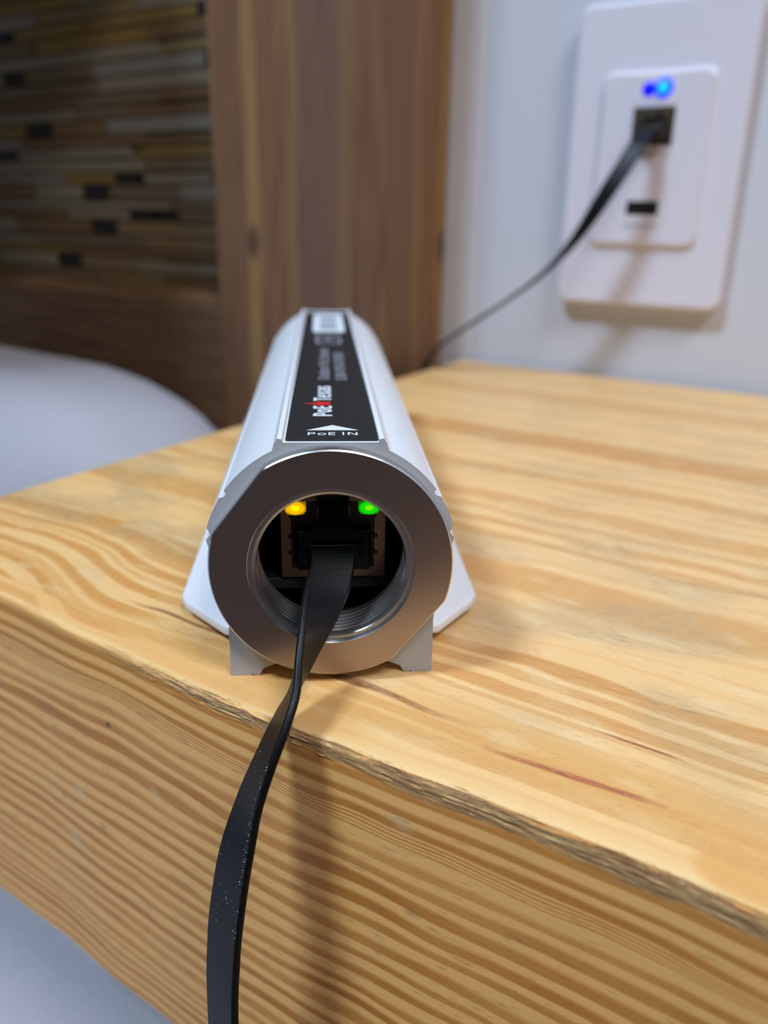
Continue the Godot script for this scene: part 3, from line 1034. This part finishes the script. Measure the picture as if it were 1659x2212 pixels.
	var open := PackedVector2Array([Vector2(-5.9, 14.5), Vector2(6.5, 14.5), Vector2(6.5, 22.3), Vector2(7.3, 22.5), Vector2(7.3, 25.1), Vector2(2.7, 25.1), Vector2(2.7, 25.95), Vector2(-2.1, 25.95), Vector2(-2.1, 25.1), Vector2(-6.9, 25.1), Vector2(-6.9, 22.5), Vector2(-5.9, 22.3)])
	var sh := PackedVector2Array([Vector2(-7.5, 12.9), Vector2(8.2, 12.9), Vector2(8.2, 26.4), Vector2(-7.5, 26.4)])
	var jack := part("jack", holed(sh, open, jc, -24, -9.0, 0.15), M.shield, t, 30, null, "metal shielded network jack")
	part("housing", holed(inset(open, -0.02), PackedVector2Array([Vector2(-5.4, 14.9), Vector2(6.0, 14.9), Vector2(6.0, 21.2), Vector2(3.0, 21.3), Vector2(2.4, 22.4), Vector2(-1.7, 22.4), Vector2(-2.3, 21.3), Vector2(-5.4, 21.2)]), jc, -22, -9.2), M.port_black, jack)
	part("back", block(-7.4, 8.1, 13.0, 26.3, -24.2, -22.0), M.port_black, jack)
	for sd in [-1, 1]:
		for yy in [17.0, 19.6]:
			part("stud", slab(rrect(0.45, 0.33, 0.3, Vector2(-5.95 if sd < 0 else 6.55, yy)), -10, -8.85, 0.1), M.port_black, jack)
	led_window(jack, -6.75, -3.65, Color(1.0, 0.74, 0.0), Color(1.0, 0.98, 0.0), "yellow", Color(1.0, 0.7, 0.05))
	led_window(jack, 4.1, 7.2, Color(0.0, 0.85, 0.02), Color(0.45, 0.95, 0.0), "green", Color(0.05, 1.0, 0.1))
	part("circuit_board", block(-10.4, 10.4, 10.9, 12.6, -38, -9.4, 0.15), M.circuit_board, t)
	build_label(t)

func led_window(jack: Node, x0: float, x1: float, rim: Color, core: Color, called: String, lit: Color) -> void:
	var p := PackedVector2Array()
	p.append(Vector2(x1, 25.0)); p.append(Vector2(x0, 25.0))
	p.append(Vector2(x0, 23.5)); p.append(Vector2(x0 + 0.35, 23.05)); p.append(Vector2((x0 + x1) / 2, 22.9)); p.append(Vector2(x1 - 0.35, 23.05)); p.append(Vector2(x1, 23.5))
	var gt := GradientTexture2D.new()
	var g := Gradient.new()
	g.set_color(0, core)
	g.set_color(1, rim * 0.55)
	g.add_point(0.3, core)
	g.add_point(0.45, rim)
	g.add_point(0.75, rim)
	gt.gradient = g
	gt.fill = GradientTexture2D.FILL_RADIAL
	gt.fill_from = Vector2(0.5, 0.45)
	gt.fill_to = Vector2(1.05, 0.45)
	gt.width = 64
	gt.height = 64
	var m := mat("indicator_" + called, Color(0.2, 0.2, 0.1), 0.35)
	m.emission_enabled = true
	m.emission = Color.BLACK
	m.emission_texture = gt
	m.emission_energy_multiplier = 1.25
	m.texture_repeat = false
	part("indicator_light", slab(p, -12, -8.9, 0.2), m, jack, 40, func(v: Vector3, _n: Vector3): return Vector2((v.x - x0) / (x1 - x0), (25.0 - v.y) / 2.1), called + " indicator light")
	var al := AreaLight3D.new()
	al.name = "indicator_glow"
	al.area_size = Vector2(0.0029, 0.0018)
	al.light_color = lit
	al.light_energy = 0.000006
	al.area_range = 2.0
	al.area_attenuation = 2.0
	al.shadow_enabled = true
	al.position = Vector3((x0 + x1) / 2, 23.95, -8.7) * MM
	al.rotation.y = PI
	jack.add_child(al)

func build_label(t: Node3D) -> void:
	var flat := Basis(Vector3(1, 0, 0), Vector3(0, 0, -1), Vector3(0, 1, 0))     # drawing x,y -> label x,-z
	var lb := part("label", moved(slab(rrect(6.35, 73.8, 0.5, Vector2(0.2, 77.0)), 35.7, 35.98, 0.1), Transform3D(flat, Vector3.ZERO)), M.label_black, t, 40, func(p: Vector3, _n: Vector3): return Vector2(p.x, p.z) * 0.08, "black label printed in white, grey and red")
	var ytop := 36.0
	var flatprint := func(called: String, p: PackedVector2Array, m: Material) -> void:
		part(called, moved(slab(p, ytop - 0.04, ytop + 0.02), Transform3D(flat, Vector3.ZERO)), m, lb)
	# arrow and PoE IN, read from the jack end
	flatprint.call("arrow", PackedVector2Array([Vector2(-3.3, 8.2), Vector2(3.9, 8.2), Vector2(0.3, 11.0)]), M.print_white)
	lettering("PoE lN", lb, Basis(Vector3(1, 0, 0), Vector3(0, 0, -1), Vector3(0, 1, 0)), Vector3(0.3, ytop, -6.3), 6.9, 1.5, M.print_white, false)
	# the rest reads along the tube
	var along := Basis(Vector3(0, 0, -1), Vector3(-1, 0, 0), Vector3(0, 1, 0))
	lettering("PoE", lb, along, Vector3(-1.1, ytop, -20.0), 6.6, 2.9, M.print_white, true)
	lettering("Texas", lb, along, Vector3(-1.1, ytop, -33.0), 11.6, 2.9, M.print_white, true)
	var star := PackedVector2Array()
	var sc := Vector2(-1.3, 25.1)
	for k in 10:
		var a := PI + TAU * k / 10.0
		var r := 0.75 if k % 2 else 1.7
		if k == 0: r = 2.6
		if k == 5: r = 1.2
		star.append(sc + Vector2(cos(a) * r * 1.1, sin(a) * r * 1.15))
	flatprint.call("star", star, M.print_red)
	lettering("Outdoor PoE Extender", lb, along, Vector3(-0.9, ytop, -63.0), 36.0, 2.3, M.print_grey, false)
	lettering("SLIM-OPEN-EXTENDER", lb, along, Vector3(2.3, ytop, -60.0), 31.0, 2.0, M.print_grey, false)
	lettering("CE", lb, along, Vector3(0.3, ytop, -91.0), 8.0, 6.2, M.print_grey, false)
	lettering("FC", lb, along, Vector3(0.3, ytop, -100.5), 7.0, 6.2, M.print_grey, false)
	flatprint.call("sticker", rrect(4.1, 19.0, 1.0, Vector2(0.5, 126.0)), M.print_white)
	for k in 2:
		var o := part("sticker_print", moved(slab(rrect(2.3, 6.0, 0.2, Vector2(0.5, 118.0 + 15.0 * k)), ytop + 0.01, ytop + 0.04), Transform3D(flat, Vector3.ZERO)), M.sticker_grey, lb)
		o.set_meta("label", "grey block on the white sticker")

func lettering(text: String, parent: Node, b: Basis, at: Vector3, wide: float, high: float, m: Material, bold: bool) -> void:
	var tm := TextMesh.new()
	var f := SystemFont.new()
	f.font_names = PackedStringArray(["Droid Sans"])
	f.font_weight = 700 if bold else 400
	tm.font = f
	tm.font_size = 48
	tm.pixel_size = 0.001
	tm.depth = 0.002
	tm.curve_step = 1.5
	tm.text = text
	var box := tm.get_aabb()
	var o := MeshInstance3D.new()
	o.name = "lettering"
	o.mesh = tm
	o.material_override = m
	parent.add_child(o, true)
	var sx := wide * MM / maxf(box.size.x, 1e-6)
	var sy := high * MM / maxf(box.size.y, 1e-6)
	var mid := box.get_center()
	o.transform = Transform3D(b, at * MM) * Transform3D(Basis.from_scale(Vector3(sx, sy, 0.02)), Vector3(-mid.x * sx, -mid.y * sy, 0))

# ---------------------------------------------------------------- cables
func plug(parent: Node, at: Transform3D, body_m: Material) -> void:
	# a modular plug: x across, y up (latch), z out of the jack; z = 0 at the rear of the body
	var p := part("plug", moved(PackedVector3Array(slab(PackedVector2Array([Vector2(-5.3, -3.5), Vector2(5.3, -3.5), Vector2(5.3, 2.7), Vector2(3.2, 2.7), Vector2(2.9, 3.3), Vector2(-2.9, 3.3), Vector2(-3.2, 2.7), Vector2(-5.3, 2.7)]), -14, 0.0, 0.3)), at), body_m, parent, 35)
	part("cord_clamp", moved(block(-3.7, 3.7, -1.4, 1.0, -3, 0.9, 0.3), at), body_m, p)
	var lat := PackedVector2Array([Vector2(1.4, 3.2), Vector2(1.4, 4.4), Vector2(0.6, 6.9), Vector2(-0.4, 7.0), Vector2(-12, 3.6), Vector2(-12, 3.0), Vector2(-1.0, 4.8)])
	part("latch", moved(slab(lat, -2.3, 2.3, 0.2), at * Transform3D(Basis(Vector3(0, 0, 1), Vector3(0, 1, 0), Vector3(-1, 0, 0)), Vector3.ZERO)), body_m, p)
	for s in [-1, 1]:
		part("rib", moved(block(3.9 if s > 0 else -4.9, 4.9 if s > 0 else -3.9, -2.6, 1.6, -0.3, 0.35, 0.15), at), body_m, p)

func dev(v: Vector3) -> Vector3:
	# from the extender's own axes to the room's
	return Basis(Vector3.UP, deg_to_rad(90.0 - 53.486)) * v

func build_front_cable() -> void:
	var t := thing("network_cable", "flat black network cable plugged into the lit jack and hanging over the board's front edge", "cable")
	var at := Transform3D(Basis(Vector3.UP, deg_to_rad(90.0 - 53.486)), dev(Vector3(0.35, 18.2, -7.4)))
	plug(t, at, M.plug_black)
	var raw := [[0.35, 18.0, -12, -90], [0.35, 18.0, -7.5, -88], [-0.2, 15.6, -3, -66], [-2.4, 11.2, 3, -34], [-4.4, 6.9, 8, -15], [-6.43, 3.35, 13.1, 2], [-8.95, -1.8, 16.05, 13], [-11.2, -8.1, 17, 24], [-12.8, -13.8, 19, 37], [-14.0, -20.5, 20, 41], [-14.9, -27.9, 20.5, 42], [-15.6, -41.2, 21, 41], [-16, -80, 22, 38], [-14, -160, 26, 20], [-10, -330, 60, 0], [-2, -520, 120, 0], [6, -630, 180, 0], [20, -648.6, 260, 0], [60, -648.6, 380, 0]]
	var pts := []
	var eds := []
	for r in raw:
		pts.append(dev(Vector3(r[0], r[1], r[2])))
		var a := deg_to_rad(r[3])
		eds.append(dev(Vector3(sin(a), 0.0, cos(a))))
	for k in [17, 18]: eds[k] = dev(Vector3(1, 0, -0.2))
	eds[16] = dev(Vector3(0.8, 0, 0.4))
	part("cord", flat_cord(pts, eds, 6.5, 1.2, 14), M.cord_black, t, 40, func(p: Vector3, _n: Vector3): return Vector2(p.x + p.z, p.y) * 0.1)
	# specks of sawdust caught on the cord
	var r := RandomNumberGenerator.new()
	r.seed = 3
	var tr := PackedVector3Array()
	for i in 170:
		var k := r.randf_range(5.8, 9.6)
		var p: Vector3 = spline(pts, k)
		var tan: Vector3 = (spline(pts, k + 0.05) - spline(pts, k - 0.05)).normalized()
		var e: Vector3 = spline(eds, k)
		e = (e - tan * e.dot(tan)).normalized()
		var b := tan.cross(e)
		if b.dot(Vector3(60, 65, 84) - p) < 0: b = -b
		var u := r.randf_range(2.2, 3.0) if i < 110 else r.randf_range(-3.0, 2.4)
		var c := p + e * u + b * 0.6
		var sz := r.randf_range(0.015, 0.05) if i % 9 else 0.075
		var q := [c + tan * sz * 1.6, c + e * sz, c - tan * sz * 1.3, c - e * sz]
		var tip := c + b * sz * 0.8
		for m in 4: tri(tr, q[m], q[(m + 1) % 4], tip)
	var o := part("dust", tr, mat("sawdust", Color(0.75, 0.73, 0.7), 0.9), t, 20)
	o.set_meta("kind", "stuff")

func build_wall_cable() -> void:
	var t := thing("network_cable", "thin black network cable running from the wall plate down behind the board's far corner", "cable")
	var cl := mat("plug_clear", Color(0.2, 0.19, 0.17), 0.15)
	var at := Transform3D(Basis(), Vector3(-35.8, 95.4, WALL_Z + 15.0))
	plug(t, at, cl)
	var raw := [Vector3(-35.8, 95.3, -262), Vector3(-35.8, 95.2, -254.0), Vector3(-36.5, 91.0, -245.5), Vector3(-43.0, 76.5, -239.0), Vector3(-54.0, 57.0, -236.0), Vector3(-65.5, 43.2, -234.0), Vector3(-80.5, 31.3, -233.0), Vector3(-97.0, 20.0, -233.0), Vector3(-109.5, 10.8, -233.0), Vector3(-119.0, -1.5, -234.0), Vector3(-121.0, -16.0, -235.0), Vector3(-121.0, -80, -236.0), Vector3(-121, -145, -238)]
	var eds := [Vector3(1, 0, 0), Vector3(1, 0, 0), Vector3(1, 0, -0.1), Vector3(0.95, 0.1, 0.0), Vector3(0.85, 0.2, 0.5), Vector3(0.6, 0.1, 0.9), Vector3(0.35, 0, 1), Vector3(0.35, 0, 1), Vector3(0.3, 0, 1), Vector3(0.2, 0, 1), Vector3(0, 0, 1), Vector3(0, 0, 1), Vector3(0, 0, 1)]
	part("cord", flat_cord(raw, eds, 6.4, 1.3, 12), M.cord_black, t, 40)
